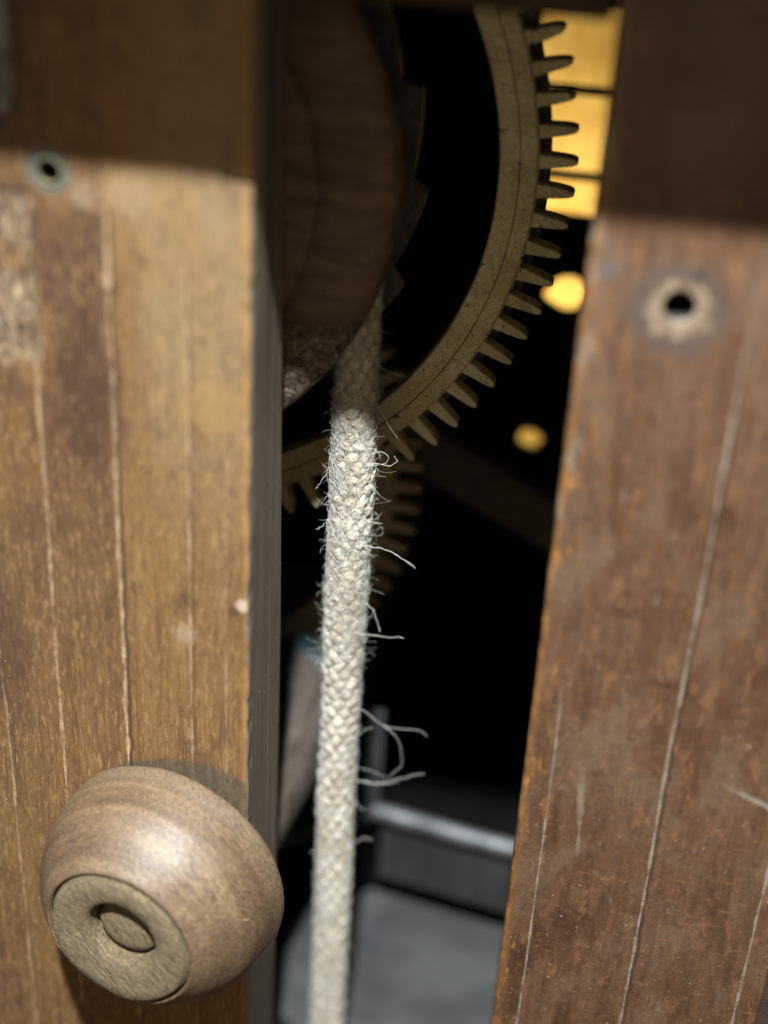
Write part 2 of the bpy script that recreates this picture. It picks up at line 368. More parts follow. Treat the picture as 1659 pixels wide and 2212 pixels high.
    h = s.ma('SUBTRACT', h, s.ma('MULTIPLY', LL, 0.5))
    s.bump(h, 0.4)
    return s.m

def mat_knob(face=False):
    s = Mat('knob_end_grain' if face else 'turned_wood', 0.75 if face else 0.42, spec=0.3 if face else 0.7)
    tc = s.n('ShaderNodeTexCoord')
    loc = s.vm('SCALE', tc.outputs['Object'], scale=1.0 / S)
    fine = s.noise((1.6, 1.6, 0.5), 4, 0.7, vec=loc)
    diag = s.noise((0.16, 2.4, 2.4), 4, 0.75, vec=loc, off=(4, 1, 0), rot=(0, 0.15, 0.75))
    pores = s.noise((0.35, 2.6, 2.6), 3, 0.7, vec=loc, off=(1, 1, 5), rot=(0, 0.15, 0.75))
    if face:
        c = s.ramp(diag, [(0.38, (0.13, 0.092, 0.048)), (0.52, (0.27, 0.20, 0.112)), (0.66, (0.42, 0.325, 0.195))])
        c = s.mix(s.sm(fine, 0.45, 0.72, 0, 0.65), c, (0.085, 0.06, 0.033))
        c = s.mix(s.sm(pores, 0.55, 0.68, 0, 0.6), c, (0.05, 0.036, 0.022))
        s.col(c); s.bump(s.ma('ADD', s.ma('ADD', diag, pores), fine), 0.7)
        return s.m
    x = s.n('ShaderNodeSeparateXYZ'); s.l(loc, x.inputs[0])
    band = s.noise((0.02, 0.02, 0.28), 3, 0.55, vec=loc, off=(0, 0, 2))
    blot = s.noise((0.06, 0.06, 0.06), 4, 0.6, vec=loc, off=(4, 2, 2))
    turn = s.noise((0.08, 0.08, 3.5), 3, 0.6, vec=loc)
    c = s.ramp(band, [(0.35, (0.098, 0.058, 0.030)), (0.5, (0.165, 0.104, 0.056)), (0.68, (0.245, 0.165, 0.092))])
    c = s.mix(s.sm(blot, 0.48, 0.66, 0, 0.65), c, (0.120, 0.074, 0.048))
    # the shoulder towards the post is rubbed paler and rougher
    sh = s.sm(x.outputs[2], 8.5, 15, 1, 0)
    c = s.mix(s.ma('MULTIPLY', sh, 0.75), c, s.mix(diag, (0.14, 0.095, 0.052), (0.34, 0.245, 0.145)))
    c = s.mix(s.sm(fine, 0.45, 0.75, 0, 0.5), c, (0.055, 0.034, 0.023))
    c = s.mix(s.sm(diag, 0.53, 0.62, 0, 0.65), c, (0.31, 0.212, 0.122))
    c = s.mix(s.sm(diag, 0.34, 0.47, 0.55, 0), c, (0.075, 0.047, 0.027))
    c = s.mix(s.sm(pores, 0.53, 0.62, 0, 0.75), c, (0.055, 0.033, 0.02))
    chip = s.noise((0.55, 0.55, 0.35), 3, 0.6, vec=loc, off=(2, 7, 4))
    c = s.mix(s.sm(chip, 0.72, 0.76, 0, 0.85), c, (0.55, 0.38, 0.20))
    s.col(c)
    s.rough(s.ma('ADD', s.sm(fine, 0.3, 0.75, 0.24, 0.38), s.sm(blot, 0.42, 0.58, 0.14, 0.0)))
    s.bump(s.ma('ADD', s.ma('MULTIPLY', s.ma('ADD', fine, pores), 0.4), s.ma('ADD', s.ma('MULTIPLY', turn, 0.2), s.ma('MULTIPLY', diag, s.ma('MULTIPLY', sh, 0.8)))), 0.3)
    return s.m

def mat_simple(name, c1, c2, rough=0.6, metal=0.0, sc=(0.2, 0.2, 0.2), bump=0.15, spec=0.4, spots=None, spot_sc=0.35, fine_sc=1.5):
    s = Mat(name, rough, metal, spec)
    a = s.noise(sc, 4, 0.6); b = s.noise((fine_sc,) * 3, 3, 0.65, off=(2, 5, 1))
    c = s.mix(s.sm(a, 0.35, 0.65), c1, c2)
    c = s.mix(s.sm(b, 0.45, 0.75, 0, 0.35), c, tuple(q * 0.55 for q in c1))
    if spots:
        d = s.noise((spot_sc,) * 3, 3, 0.6, off=(7, 1, 3))
        c = s.mix(s.sm(d, 0.66, 0.72, 0, 0.85), c, spots)
    s.col(c); s.bump(s.ma('ADD', a, s.ma('MULTIPLY', b, 0.6)), bump)
    return s.m

def mat_drum():
    s = Mat('dark_turned_wood', 0.62, spec=0.3)
    gr = s.noise((0.05, 0.3, 0.28), 4, 0.6, off=(1, 2, 3)); fi = s.noise((0.8, 0.8, 0.8), 4, 0.7)
    ro = s.noise((0.55, 0.55, 0.55), 4, 0.7, off=(5, 5, 5), dist=0.8)
    c = s.ramp(gr, [(0.35, (0.115, 0.076, 0.049)), (0.65, (0.225, 0.156, 0.10))])
    c = s.mix(s.sm(fi, 0.45, 0.7, 0, 0.4), c, (0.08, 0.05, 0.033))
    # torn end grain low on the rim, paled to paint in the lamplit patch
    en = s.sm(s.ma('ADD', s.z, s.ma('MULTIPLY', fi, 14)), 26, 34, 1, 0)
    c = s.mix(en, c, s.ramp(ro, [(0.38, (0.07, 0.045, 0.03)), (0.5, (0.22, 0.165, 0.11)), (0.64, (0.50, 0.42, 0.31))]))
    s.col(c)
    h = s.ma('ADD', s.ma('MULTIPLY', fi, 0.4), s.ma('MULTIPLY', s.ma('MULTIPLY', ro, 3.0), en))
    s.bump(h, 0.8)
    return s.m

def mat_brass():
    s = Mat('tarnished_brass', 0.45, 0.25, 0.5)
    a = s.noise((0.08, 0.08, 0.08), 4, 0.6); b = s.noise((1.4, 1.4, 1.4), 3, 0.65); d = s.noise((0.42, 0.42, 0.42), 2, 0.5, off=(3, 3, 8))
    c = s.mix(s.sm(a, 0.35, 0.65), (0.66, 0.55, 0.29), (0.80, 0.70, 0.42))
    c = s.mix(s.sm(b, 0.45, 0.7, 0, 0.4), c, (0.20, 0.15, 0.07))
    c = s.mix(s.sm(d, 0.64, 0.72, 0, 0.9), c, (0.05, 0.038, 0.022))
    c = s.mix(s.sm(s.noise((0.16, 0.16, 0.16), 4, 0.65, off=(1, 8, 2)), 0.52, 0.7, 0, 0.6), c, (0.36, 0.28, 0.14))
    s.col(c); s.rough(s.sm(b, 0.3, 0.7, 0.4, 0.6)); s.bump(s.ma('ADD', a, s.ma('MULTIPLY', b, 0.5)), 0.2)
    return s.m

def mat_rope(name, c1, c2, rough=0.85):
    s = Mat(name, rough, spec=0.2)
    a = s.noise((0.35, 0.35, 0.12), 4, 0.65); b = s.noise((2.5, 2.5, 1.2), 3, 0.7)
    c = s.mix(s.sm(a, 0.35, 0.65), c1, c2)
    c = s.mix(s.sm(b, 0.5, 0.75, 0, 0.45), c, tuple(q * 0.5 for q in c1))
    s.col(c); s.bump(b, 0.35)
    s.b.inputs['Sheen Weight'].default_value = 0.3
    return s.m

M_LEFT, M_RIGHT = mat_left_post(), mat_right_post()
M_KNOB, M_FACE = mat_knob(), mat_knob(True)
M_DRUM, M_BRASS = mat_drum(), mat_brass()
M_ROPE = mat_rope('jute_cord', (0.46, 0.395, 0.29), (0.68, 0.61, 0.49))
M_FUZZ = mat_rope('jute_fuzz', (0.78, 0.72, 0.61), (0.90, 0.87, 0.80), 0.6)
_nt = M_FUZZ.node_tree; _p = _nt.nodes['Principled BSDF']; _o = _nt.nodes['Material Output']
_t = _nt.nodes.new('ShaderNodeBsdfTranslucent'); _t.inputs[0].default_value = (0.85, 0.8, 0.7, 1); _mx = _nt.nodes.new('ShaderNodeMixShader'); _mx.inputs[0].default_value = 0.35
_nt.links.new(_p.outputs[0], _mx.inputs[1]); _nt.links.new(_t.outputs[0], _mx.inputs[2]); _nt.links.new(_mx.outputs[0], _o.inputs['Surface'])
M_BLACK = mat_simple('black_case_wood', (0.004, 0.0037, 0.0034), (0.007, 0.0062, 0.0056), 0.9, spec=0.05)
M_DARKW = mat_simple('dark_case_wood', (0.045, 0.03, 0.02), (0.075, 0.05, 0.033), 0.75, sc=(0.05, 0.3, 0.3), spec=0.2)
M_IRON = mat_simple('dark_iron', (0.055, 0.051, 0.047), (0.10, 0.092, 0.083), 0.6, 0.2, spots=(0.09, 0.05, 0.03))
M_STEEL = mat_simple('dull_steel', (0.10, 0.103, 0.103), (0.20, 0.203, 0.20), 0.5, 0.45, sc=(0.12, 0.12, 0.12), spots=(0.13, 0.11, 0.10))
M_TRAYW = mat_simple('grey_tray_paint', (0.030, 0.028, 0.028), (0.055, 0.051, 0.050), 0.6, 0.2, sc=(0.06, 0.06, 0.02))
M_FLOOR = mat_simple('dusty_grey_floor', (0.046, 0.045, 0.044), (0.076, 0.074, 0.072), 0.6, 0.0, sc=(0.03, 0.04, 0.03), spots=(0.075, 0.06, 0.05), spot_sc=0.06)
M_ROLL = mat_simple('grey_dusty_wood', (0.066, 0.052, 0.040), (0.115, 0.094, 0.075), 0.8, sc=(0.25, 0.09, 0.25), spec=0.2, spots=(0.11, 0.065, 0.04), spot_sc=0.05)
M_TEAL = mat_simple('dark_teal_paint', (0.006, 0.013, 0.014), (0.009, 0.019, 0.019), 0.5)
M_BUSH = mat_simple('green_brass', (0.24, 0.19, 0.08), (0.17, 0.185, 0.11), 0.5, 0.4, sc=(0.5, 0.5, 0.5), spots=(0.12, 0.2, 0.17))
M_STRAP = mat_simple('grey_steel_strap', (0.13, 0.135, 0.13), (0.24, 0.245, 0.24), 0.45, 0.6)
em = bpy.data.materials.new('warm_lit_glass'); em.use_nodes = True
nt = em.node_tree; nt.nodes.clear()
eo = nt.nodes.new('ShaderNodeOutputMaterial'); ee = nt.nodes.new('ShaderNodeEmission')
ee.inputs[0].default_value = (1.0, 0.66, 0.13, 1); ee.inputs[1].default_value = 0.95
nt.links.new(ee.outputs[0], eo.inputs[0])

# ---------------------------------------------------------------- the clock case around the movement
def structure(o): return tag(o, kind='structure')
structure(box('top_shade_board', -215, 190, -38, 300, 130.5, 142, M_DARKW, bev=0.6))  # unseen board above the frame, set to cast the shadow on the posts
structure(box('case_side', -215, -205, 2, 300, -252, 126, M_BLACK, bev=0))
structure(box('case_side', 180, 190, 2, 300, -252, 126, M_BLACK, bev=0))
structure(box('case_back', -215, 190, 300.5, 308, -252, 139, M_BLACK, bev=0))
structure(box('front_light_stop', -205, -105, 6, 16, -252, 126, M_DARKW, bev=0.5))  # unseen boards added beside the posts to keep lamp light out
structure(box('front_light_stop', 104, 180, 6, 16, -252, 126, M_DARKW, bev=0.5))
structure(box('floor', -420, 400, -420, 312, -262, -252.5, M_BLACK, bev=0))
structure(box('top_rail', -29.0, 35.6, 3, 28, 106.2, 126.0, M_DARKW, bev=1.0))

# back board with a barred opening and two round holes, a lit pane behind it
def holed_board(name, outer, holes, y0, y1, mat, base):
    cu = bpy.data.curves.new(name + '_c', 'CURVE'); cu.dimensions = '2D'; cu.fill_mode = 'BOTH'
    cu.extrude = (y1 - y0) / 2
    for pts in [outer] + holes:
        sp = cu.splines.new('POLY'); sp.points.add(len(pts) - 1); sp.use_cyclic_u = True
        for p, q in zip(sp.points, pts): p.co = (q[0], q[1], 0, 1)
    t = bpy.data.objects.new('tmp', cu); COL.objects.link(t)
    dg = bpy.context.evaluated_depsgraph_get(); dg.update()
    me = bpy.data.meshes.new_from_object(t.evaluated_get(dg))
    v = np.array([q.co[:] for q in me.vertices]); f = [list(p.vertices) for p in me.polygons]
    bpy.data.objects.remove(t); bpy.data.curves.remove(cu); bpy.data.meshes.remove(me)
    v = np.c_[v[:, 0], (y0 + y1) / 2 - v[:, 2], v[:, 1]]
    return mesh(name, v, f, mat, base=base, smooth=False)

def circle_pts(cx, cz, r, n=40, j=0.0):
    return [(cx + (r + j * nz(i * 0.4, r, 0)) * math.cos(2 * math.pi * i / n), cz + (r + j * nz(i * 0.4, r, 0)) * math.sin(2 * math.pi * i / n)) for i in range(n)]

def union_two(c1, c2):
    pts = []
    for i in range(60):
        a = 2 * math.pi * i / 60; d = (math.cos(a), math.sin(a)); best = 0
        for (x, z, r) in (c1, c2):
            ox, oz = x - c1[0], z - c1[1]; b = ox * d[0] + oz * d[1]; q = b * b - (ox * ox + oz * oz - r * r)
            if q >= 0: best = max(best, b + math.sqrt(q))
        pts.append((c1[0] + d[0] * best, c1[1] + d[1] * best))
    return pts

win = [(13.0, -2.6), (52, -3.4), (52, 64), (13.0, 64)]
BBASE = (-12, 205, -150)
bb = holed_board('back_board', [(-200, -150), (175, -150), (175, 126), (-200, 126)],
                 [win, union_two((31.4, -30.0, 6.6), (26.6, -31.2, 3.4)), circle_pts(24.0, -86.6, 4.4, j=0.5)], 203, 207, M_BLACK, BBASE)
structure(bb)
for z in (38.0, 10.4):
    v, f = box_vf(12.5, 52.5, 203.6, 206.4, z - 1.3, z + 1.3, 0.3)
    o = mesh('crossbar', v, f, M_DARKW, base=None, smooth=False)
    o.data.transform(Matrix.Translation(-Vector(BBASE) * S)); o.parent = bb
structure(box('lamp_light_stop', -20, 120, 208, 299, -154, -150, M_BLACK, bev=0))  # unseen plate added to stop the warm lamp leaking below the board
lp = box('lit_panel', -15, 115, 286, 289, -149.5, 126, mat_simple('yellow_lit_board', (0.58, 0.43, 0.14), (0.80, 0.64, 0.26), 0.7, sc=(0.07, 0.07, 0.05), spots=(0.45, 0.29, 0.09), spot_sc=0.1, spec=0.2), bev=0)
tag(lp, 'warm yellow lit panel seen through the barred opening at the upper right', 'panel')
wl = bpy.data.lights.new('warm_lamp', 'POINT'); wl.energy = 0.135; wl.color = (1.0, 0.73, 0.36); wl.shadow_soft_size = 6 * S
wo = bpy.data.objects.new('warm_lamp', wl); COL.objects.link(wo); wo.location = Vector((-4, 214, -50)) * S

# ---------------------------------------------------------------- posts
def post(name, x0, x1, depth, mat, root, holes, left):
    rad = 1.1
    zl = []
    z = -252.2
    while z < 126.0:
        zl.append(z); z += 0.35 if 66 < z < 73 else 1.3
    zl.append(126.0); zl = np.array(zl)
    prof = []
    nfr = int((x1 - x0) / 0.95)
    def arc(cx, cy, a0, a1):
        for a in np.linspace(a0, a1, 6): prof.append((cx + rad * math.cos(a), cy + rad * math.sin(a)))
    arc(x0 + rad, rad, math.pi, 1.5 * math.pi)
    for x in np.linspace(x0 + rad, x1 - rad, nfr)[1:-1]: prof.append((x, 0))
    arc(x1 - rad, rad, 1.5 * math.pi, 2 * math.pi)
    for y in np.linspace(rad, depth - rad, 26)[1:-1]: prof.append((x1, y))
    arc(x1 - rad, depth - rad, 0, 0.5 * math.pi)
    for x in np.linspace(x1 - rad, x0 + rad, 8)[1:-1]: prof.append((x, depth))
    arc(x0 + rad, depth - rad, 0.5 * math.pi, math.pi)
    for y in np.linspace(depth - rad, rad, 10)[1:-1]: prof.append((x0, y))
    m = len(prof); V = []
    for z in zl:
        for (x, y) in prof:
            yy = y; xx = x
            if left and y > depth * 0.5: yy = y - 0.06 * max(0.0, z + 60) * (y / depth)     # tapers towards the top
            k = nz(x * 0.05, y * 0.05, z * 0.02 + (3 if left else 40), 3)
            fr = max(0.0, 1 - y / 2.0)
            yy -= fr * 0.22 * k
            ed = 0.0
            if y < 3.0:
                for xe, sg in ((x0, 1), (x1, -1)):
                    w = max(0.0, 1 - abs(x - xe) / 2.2)
                    if w > 0:
                        n1 = nz(xe, z * 0.13, 5.0, 4); n2 = nz(xe + 9, z * 0.55, 2.0, 3)
                        c = max(0.0, n1 * 0.45 + n2 * 0.25 + 0.06)
                        xx += sg * w * c; yy += w * c * 0.7
            if left and x < -74 and y < 1:                                                    # torn patch is sunk
                w = min(1, max(0, (-74.5 - x) / 2.0)) * min(1, max(0, (z - 24) / 4)) * min(1, max(0, (65 - z) / 2))
                yy += w * (0.9 + 0.9 * nz(x * 0.5, 1, z * 0.22, 4))
            if left and x > -37.5 and y < 12:                                                 # small saw cut by the arris
                zz = z - (70.2 - 0.13 * (x + 30)) ; w = max(0.0, 1 - abs(zz) / 0.75) * min(1, (x + 37.5) / 4)
                yy += w * 1.6 * max(0.0, 1 - y / 8); xx -= w * 0.5 * (1 if x > -31 else 0)
            V.append((xx, yy, z))
    V = np.array(V); f = []
    for i in range(len(zl) - 1):
        for k in range(m):
            k2 = (k + 1) % m; f.append([i * m + k, i * m + k2, (i + 1) * m + k2, (i + 1) * m + k])
    f.append(list(range(m - 1, -1, -1))); f.append([(len(zl) - 1) * m + k for k in range(m)])
    o = mesh('post_body', V, f, mat, root)
    for (hx, hz, r) in holes:
        cv, cf = lathe([(-8, 0.001), (-8, r), (depth + 6, r), (depth + 6, 0.001)], 40, 'Y')
        cv = cv + np.array([hx, 0, hz])
        cut = mesh('cut', cv, cf, mat, root)
        bmx = bmesh.new(); bmx.from_mesh(cut.data); bmesh.ops.remove_doubles(bmx, verts=bmx.verts, dist=1e-7); bmesh.ops.recalc_face_normals(bmx, faces=bmx.faces); bmx.to_mesh(cut.data); bmx.free()
        md = o.modifiers.new('h', 'BOOLEAN'); md.operation = 'DIFFERENCE'; md.object = cut; md.solver = 'EXACT'
        dg = bpy.context.evaluated_depsgraph_get(); dg.update()
        me = bpy.data.meshes.new_from_object(o.evaluated_get(dg))
        o.modifiers.clear(); old = o.data; o.data = me; bpy.data.meshes.remove(old)
        bpy.data.objects.remove(cut)
    return o

lpost = empty('wooden_post', (-63, 17, -252.2), 'honey brown wooden post carrying a turned wooden knob, left of the rope', 'post')
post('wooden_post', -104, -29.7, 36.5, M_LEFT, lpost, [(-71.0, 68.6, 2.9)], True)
bv, bf = lathe([(1.0, 2.5), (0.6, 2.4), (-0.1, 2.35), (-0.35, 2.55), (-0.3, 2.85), (0.0, 3.05), (0.3, 3.1), (0.3, 2.88), (1.0, 2.88)], 48, 'Y', closed=True)
for i in range(len(bv)): bv[i] *= 1 + 0.03 * nz(bv[i][0] * 0.6, 2, bv[i][2] * 0.6)
tag(mesh('bushing', bv + np.array([-71.0, 0, 68.6]), bf, M_BUSH, lpost), 'greenish brass bushing lining the small hole')
# steel strap end on the top left
sv, sf = [], []
pts = [(-82.5, 126)] + [(-76.8 + 2.8 * math.cos(a) - 2.8 - 0.1, 83.2 + 3.4 * math.sin(a)) for a in np.linspace(-math.pi, 0, 16)] + [(-76.6, 126)]
nb = len(pts)
for y in (-1.5, -1.2, 0.6):
    for (x, z) in pts:
        k = 0.25 if y == -1.5 else 0.0
        cx = -79.6; sv.append((cx + (x - cx) * (1 - k * 0.4), y, z + k if z < 90 else z))
for i in range(2):
    for k in range(nb):
        k2 = (k + 1) % nb; sf.append([i * nb + k, (i + 1) * nb + k, (i + 1) * nb + k2, i * nb + k2])
sf.append(list(range(nb)))
strap = mesh('strap_plate', sv, sf, M_STRAP, lpost, smooth=False)
tag(strap, 'rounded end of a grey steel strap')
for zz in (90.5, 106.0):
    rv, rf = lathe([(-1.3, 1.6), (-1.9, 1.5), (-2.4, 0.9), (-2.5, 0.02)], 20, 'Y')
    mesh('rivet', rv + np.array([-79.4, 0, zz]), rf, M_STRAP, strap)

rpost = empty('wooden_post', (70, 17, -252.2), 'dark reddish brown worn wooden post with an open round hole, right of the rope', 'post')
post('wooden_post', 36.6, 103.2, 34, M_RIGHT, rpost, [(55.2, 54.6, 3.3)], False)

# ---------------------------------------------------------------- knob
KA = Vector((-0.227, -1.0, 0.016)).normalized()
kq = KA.to_track_quat('Z', 'Y')
knob = empty('knob', (-46.0 + 63, 0.2 - 17, -108.4 + 252.2), 'turned mushroom shaped wooden knob with a plugged socket in its end face')
knob.parent = lpost
knob.rotation_euler = kq.to_euler()
SHIFT = kq.inverted() @ Vector((1.0, 0.0, 2.2))
def knob_part(name, prof, mat, wob=0.0, n=160, sock=False):
    m = len(prof)
    v, f = lathe(prof, n, 'Z')
    for i in range(len(v)):
        k = 1 + wob * nz(v[i][0] * 0.08, v[i][1] * 0.08, v[i][2] * 0.15, 4)
        v[i][0] *= k; v[i][1] *= k
        if sock and i < n * m and math.hypot(v[i][0], v[i][1]) < 13:
            w = min(1.0, (13 - math.hypot(v[i][0], v[i][1])) / 3.0); v[i][0] += w * SHIFT.x; v[i][1] += w * SHIFT.y
    bm = bmesh.new()
    o = mesh(name, v, f, mat, knob, local=True)
    bm.from_mesh(o.data); bmesh.ops.remove_doubles(bm, verts=bm.verts, dist=1e-7); bmesh.ops.recalc_face_normals(bm, faces=bm.faces); bm.to_mesh(o.data); bm.free()
    return o
def sp(pts, n): return [tuple(p) for p in smooth_path([(a, b, 0) for a, b in pts], n)[:, :2]]
knob_part('neck', [(-7, 0.01), (-7, 15.0), (4.9, 14.0), (6.5, 13.5)], M_KNOB, 0.006)
body = [(5.4, 13.0), (5.0, 20.0), (5.0, 28.2)] + sp([(5.3, 30.0), (6.6, 30.9), (10, 31.0), (15, 30.5), (20, 29.5), (25, 27.2), (29, 24.3), (32, 21.3), (33.3, 19.9)], 30) + [(33.5, 19.5), (33.2, 19.2), (32.2, 19.0)]
knob_part('knob_body', body, M_KNOB, 0.006)
knob_part('end_face', [(31.8, 18.9), (32.3, 18.55), (33.9, 18.3), (34.6, 17.6), (34.6, 15.0), (34.5, 12.0), (34.2, 10.0), (33.7, 9.2), (32.6, 8.9), (28.5, 8.6)], M_FACE, 0.03, sock=True)
knob_part('plug', [(27.0, 8.3), (30.0, 7.9), (31.0, 7.0), (31.4, 5.0), (31.6, 0.01)], M_FACE, 0.05, sock=True)

# ---------------------------------------------------------------- drum on its arbor
AX, AZ = -80.5, 52.5
DC = (-82.3, 55.4)
drum = empty('rope_drum', (DC[0], 50, DC[1] - 76), 'dark brown turned wooden drum with a rough lower rim, half hidden by the left post', 'drum')
fp = [(38.6, 0.01), (38.6, 56.8), (39.2, 57.4), (39.2, 58.1), (38.6, 58.7)] + sp([(38.7, 62), (38.9, 69), (39.5, 72.2), (41.2, 74.8), (43.2, 75.9), (45.6, 76.2)], 22) + [(46.0, 75.8), (46.4, 74), (47.0, 58)]
v, f = lathe(fp, 220, 'Y')
for i in range(len(v)):
    a = math.atan2(v[i][2], v[i][0]); r = math.hypot(v[i][0], v[i][2])
    k = 1 + 0.004 * nz(math.cos(a) * 2, math.sin(a) * 2, 1, 3)
    rough = 0.0
    if v[i][2] < -28 and r > 40: rough = 0.45 * nz(v[i][0] * 0.35, v[i][1] * 0.3, v[i][2] * 0.35, 4)
    v[i][0] *= k; v[i][2] *= k; v[i][1] += rough
mesh('flange', v + np.array([DC[0], 0, DC[1]]), f, M_DRUM, drum)
v, f = lathe([(46.2, 59.2), (61.4, 59.2)], 96, 'Y'); mesh('barrel', v + np.array([AX, 0, AZ]), f, M_DRUM, drum)
v, f = lathe([(30, 0.01), (30, 4.0), (120, 4.0), (120, 0.01)], 32, 'Y'); mesh('arbor', v + np.array([AX, 0, AZ]), f, M_IRON, drum)
# ratchet ring with saw teeth and square pockets
nt_ = 20; rv = []; rf = []
ring = []
for k in range(nt_):
    a0 = 2 * math.pi * k / nt_ + 0.004
    for j in range(8):
        u = j / 8.0; ring.append((a0 + u * 2 * math.pi / nt_, 74.2 + 4.8 * u))
m = len(ring)
for y, rr in ((62.2, 0), (66.0, 0)):
    for a, r in ring: rv.append((AX + r * math.cos(a), y, AZ + r * math.sin(a)))
for y in (62.2, 66.0):
    for a, r in ring: rv.append((AX + 60 * math.cos(a), y, AZ + 60 * math.sin(a)))
for k in range(m):
    k2 = (k + 1) % m
    rf.append([k, m + k, m + k2, k2]); rf.append([k, k2, 2 * m + k2, 2 * m + k]); rf.append([m + k, 3 * m + k, 3 * m + k2, m + k2])
rat = mesh('ratchet_ring', rv, rf, M_IRON, drum, smooth=False)
for k in range(64):
    a = 2 * math.pi * k / 64
    c = np.array([AX + 70.5 * math.cos(a), 61.9, AZ + 70.5 * math.sin(a)])
    if not (-0.7 < math.atan2(math.sin(a), math.cos(a)) < 0.75): continue
    v, f = box_vf(-2.6, 2.6, -0.5, 0.5, -0.55, 0.55, 0.1)
    R = np.array([[math.cos(a), 0, -math.sin(a)], [0, 1, 0], [math.sin(a), 0, math.cos(a)]])
    mesh('rib', v @ R.T + c, f, M_IRON, rat, smooth=False)

# ---------------------------------------------------------------- gear wheels
def gear(cx, cz, yf, thick, r_in, r_root, r_tip, n, phase, label, groove, back, spokes, wroot, wtip):
    root = empty('gear_wheel', (cx, yf, cz - r_tip), label, 'gear wheel', 'brass gear wheels of the movement')
    pr = [(yf + thick, r_in), (yf + 0.3, r_in), (yf, r_in + 0.35)]
    if groove: pr += [(yf - 0.1, groove - 0.20), (yf + 1.2, groove - 0.14), (yf + 1.2, groove + 0.14), (yf - 0.1, groove + 0.20)]
    pr += [(yf - 0.1, r_root - 0.9), (yf + 0.15, r_root - 0.35), (yf + 0.9, r_root), (yf + thick, r_root)]
    v, f = lathe(pr, 240, 'Y', closed=True)
    for i in range(len(v)):
        k = 1 + 0.0014 * nz(v[i][0] * 0.08, v[i][2] * 0.08, 3, 3); v[i][0] *= k; v[i][2] *= k
    rim = mesh('rim', v + np.array([cx, 0, cz]), f, M_BRASS, root, sharp=20)
    if back:
        v, f = lathe([(yf + thick + 0.05, r_in + 1), (yf + thick + 0.05, back), (yf + thick + 1.6, back), (yf + thick + 1.6, r_in + 1)], 200, 'Y', closed=True)
        mesh('rim_shade_ring', v + np.array([cx, 0, cz]), f, M_IRON, root, smooth=False)  # added dark ring standing in for the shaded thickness of the rim
    # one tooth, shared
    L = r_tip - r_root
    half = [(-1.2, wroot * 0.54), (0.0, wroot * 0.5), (L * 0.45, wroot * 0.28 + wtip * 0.22), (L * 0.72, wtip * 0.62), (L * 0.86, wtip * 0.50), (L * 0.94, wtip * 0.36), (L * 0.985, wtip * 0.18), (L, wtip * 0.04)]
    out = half + [(a, -b) for a, b in half[::-1]]
    mt = len(out); tv = []; tf = []
    for y, kx in ((yf + 0.35, 0.84), (yf + 0.9, 1.0), (yf + thick - 0.2, 1.0)):
        for (a, b) in out: tv.append((a * (1 if kx == 1 else 0.975), y, b * kx))
    for i in range(2):
        for k in range(mt):
            k2 = (k + 1) % mt; tf.append([i * mt + k, (i + 1) * mt + k, (i + 1) * mt + k2, i * mt + k2])
    tf.append(list(range(mt))); tf.append([2 * mt + k for k in range(mt - 1, -1, -1)])
    me = None
    base = np.array([cx, yf, cz - r_tip])
    for k in range(n):
        a = phase + 2 * math.pi * k / n + random.uniform(-0.0016, 0.0016)
        if me is None:
            o = mesh('tooth', tv, tf, M_BRASS, None, smooth=False, local=True); me = o.data
        else:
            o = bpy.data.objects.new('tooth', me); COL.objects.link(o)
        o.parent = root
        p = np.array([cx + r_root * math.cos(a), 0, cz + r_root * math.sin(a)]) - base
        o.location = Vector(p) * S; o.rotation_euler = (0, -a, 0); o.scale = (1 + random.uniform(-0.03, 0.03), 1, 1 + random.uniform(-0.05, 0.05))
    for a in spokes:
        v, f = box_vf(3, r_in + 0.5, yf + 0.6, yf + thick - 0.6, -4, 4, 0.4)
        R = np.array([[math.cos(a), 0, -math.sin(a)], [0, 1, 0], [math.sin(a), 0, math.cos(a)]])
        mesh('spoke', v @ R.T + np.array([cx, 0, cz]), f, M_BRASS, root, smooth=False)
    v, f = lathe([(yf - 1.5, 4.2), (yf - 1.5, 11), (yf + thick + 1.5, 11), (yf + thick + 1.5, 4.2)], 40, 'Y', closed=True)
    mesh('hub', v + np.array([cx, 0, cz]), f, M_BRASS, root)
    return root
D = math.radians
g1 = gear(-76.6, 50.3, 74.0, 4.6, 89.6, 99.3, 108.2, 86, D(-0.7), 'large brass gear wheel with a scribed rim, curving round beside the rope drum', 94.6, 101.7,
     [D(45), D(165), D(285)], 3.8, 2.0)
g2 = gear(-101.7, -72.0, 134.0, 4.0, 78.0, 87.2, 96.1, 75, D(-0.1), 'smaller dim brass gear wheel showing its teeth behind the rope, below the large wheel', 0, 0,
     [D(60), D(180), D(300)], 3.8, 1.9)
v, f = lathe([(120, 0.01), (120, 3.6), (160, 3.6), (160, 0.01)], 24, 'Y'); mesh('arbor', v + np.array([-101.7, 0, -72.0]), f, M_IRON, g2)

# ---------------------------------------------------------------- dim brace across the back
bx0, bz0, bx1, bz1 = -30.0, -46.6, 90.0, -108.2
ang = math.atan2(bz1 - bz0, bx1 - bx0); Lb = math.hypot(bx1 - bx0, bz1 - bz0)
v, f = box_vf(0, Lb, 148, 156, -8.4, 8.4, 0.8)
R = np.array([[math.cos(ang), 0, -math.sin(ang)], [0, 1, 0], [math.sin(ang), 0, math.cos(ang)]])
br = mesh('brace', v @ R.T + np.array([bx0, 0, bz0 - 8]), f, mat_simple('dull_brown_bar', (0.10, 0.08, 0.055), (0.15, 0.12, 0.085), 0.7), base=(30, 152, -84), smooth=False)
tag(br, 'dim brown flat bar slanting down to the right behind the large gear wheel', 'brace')

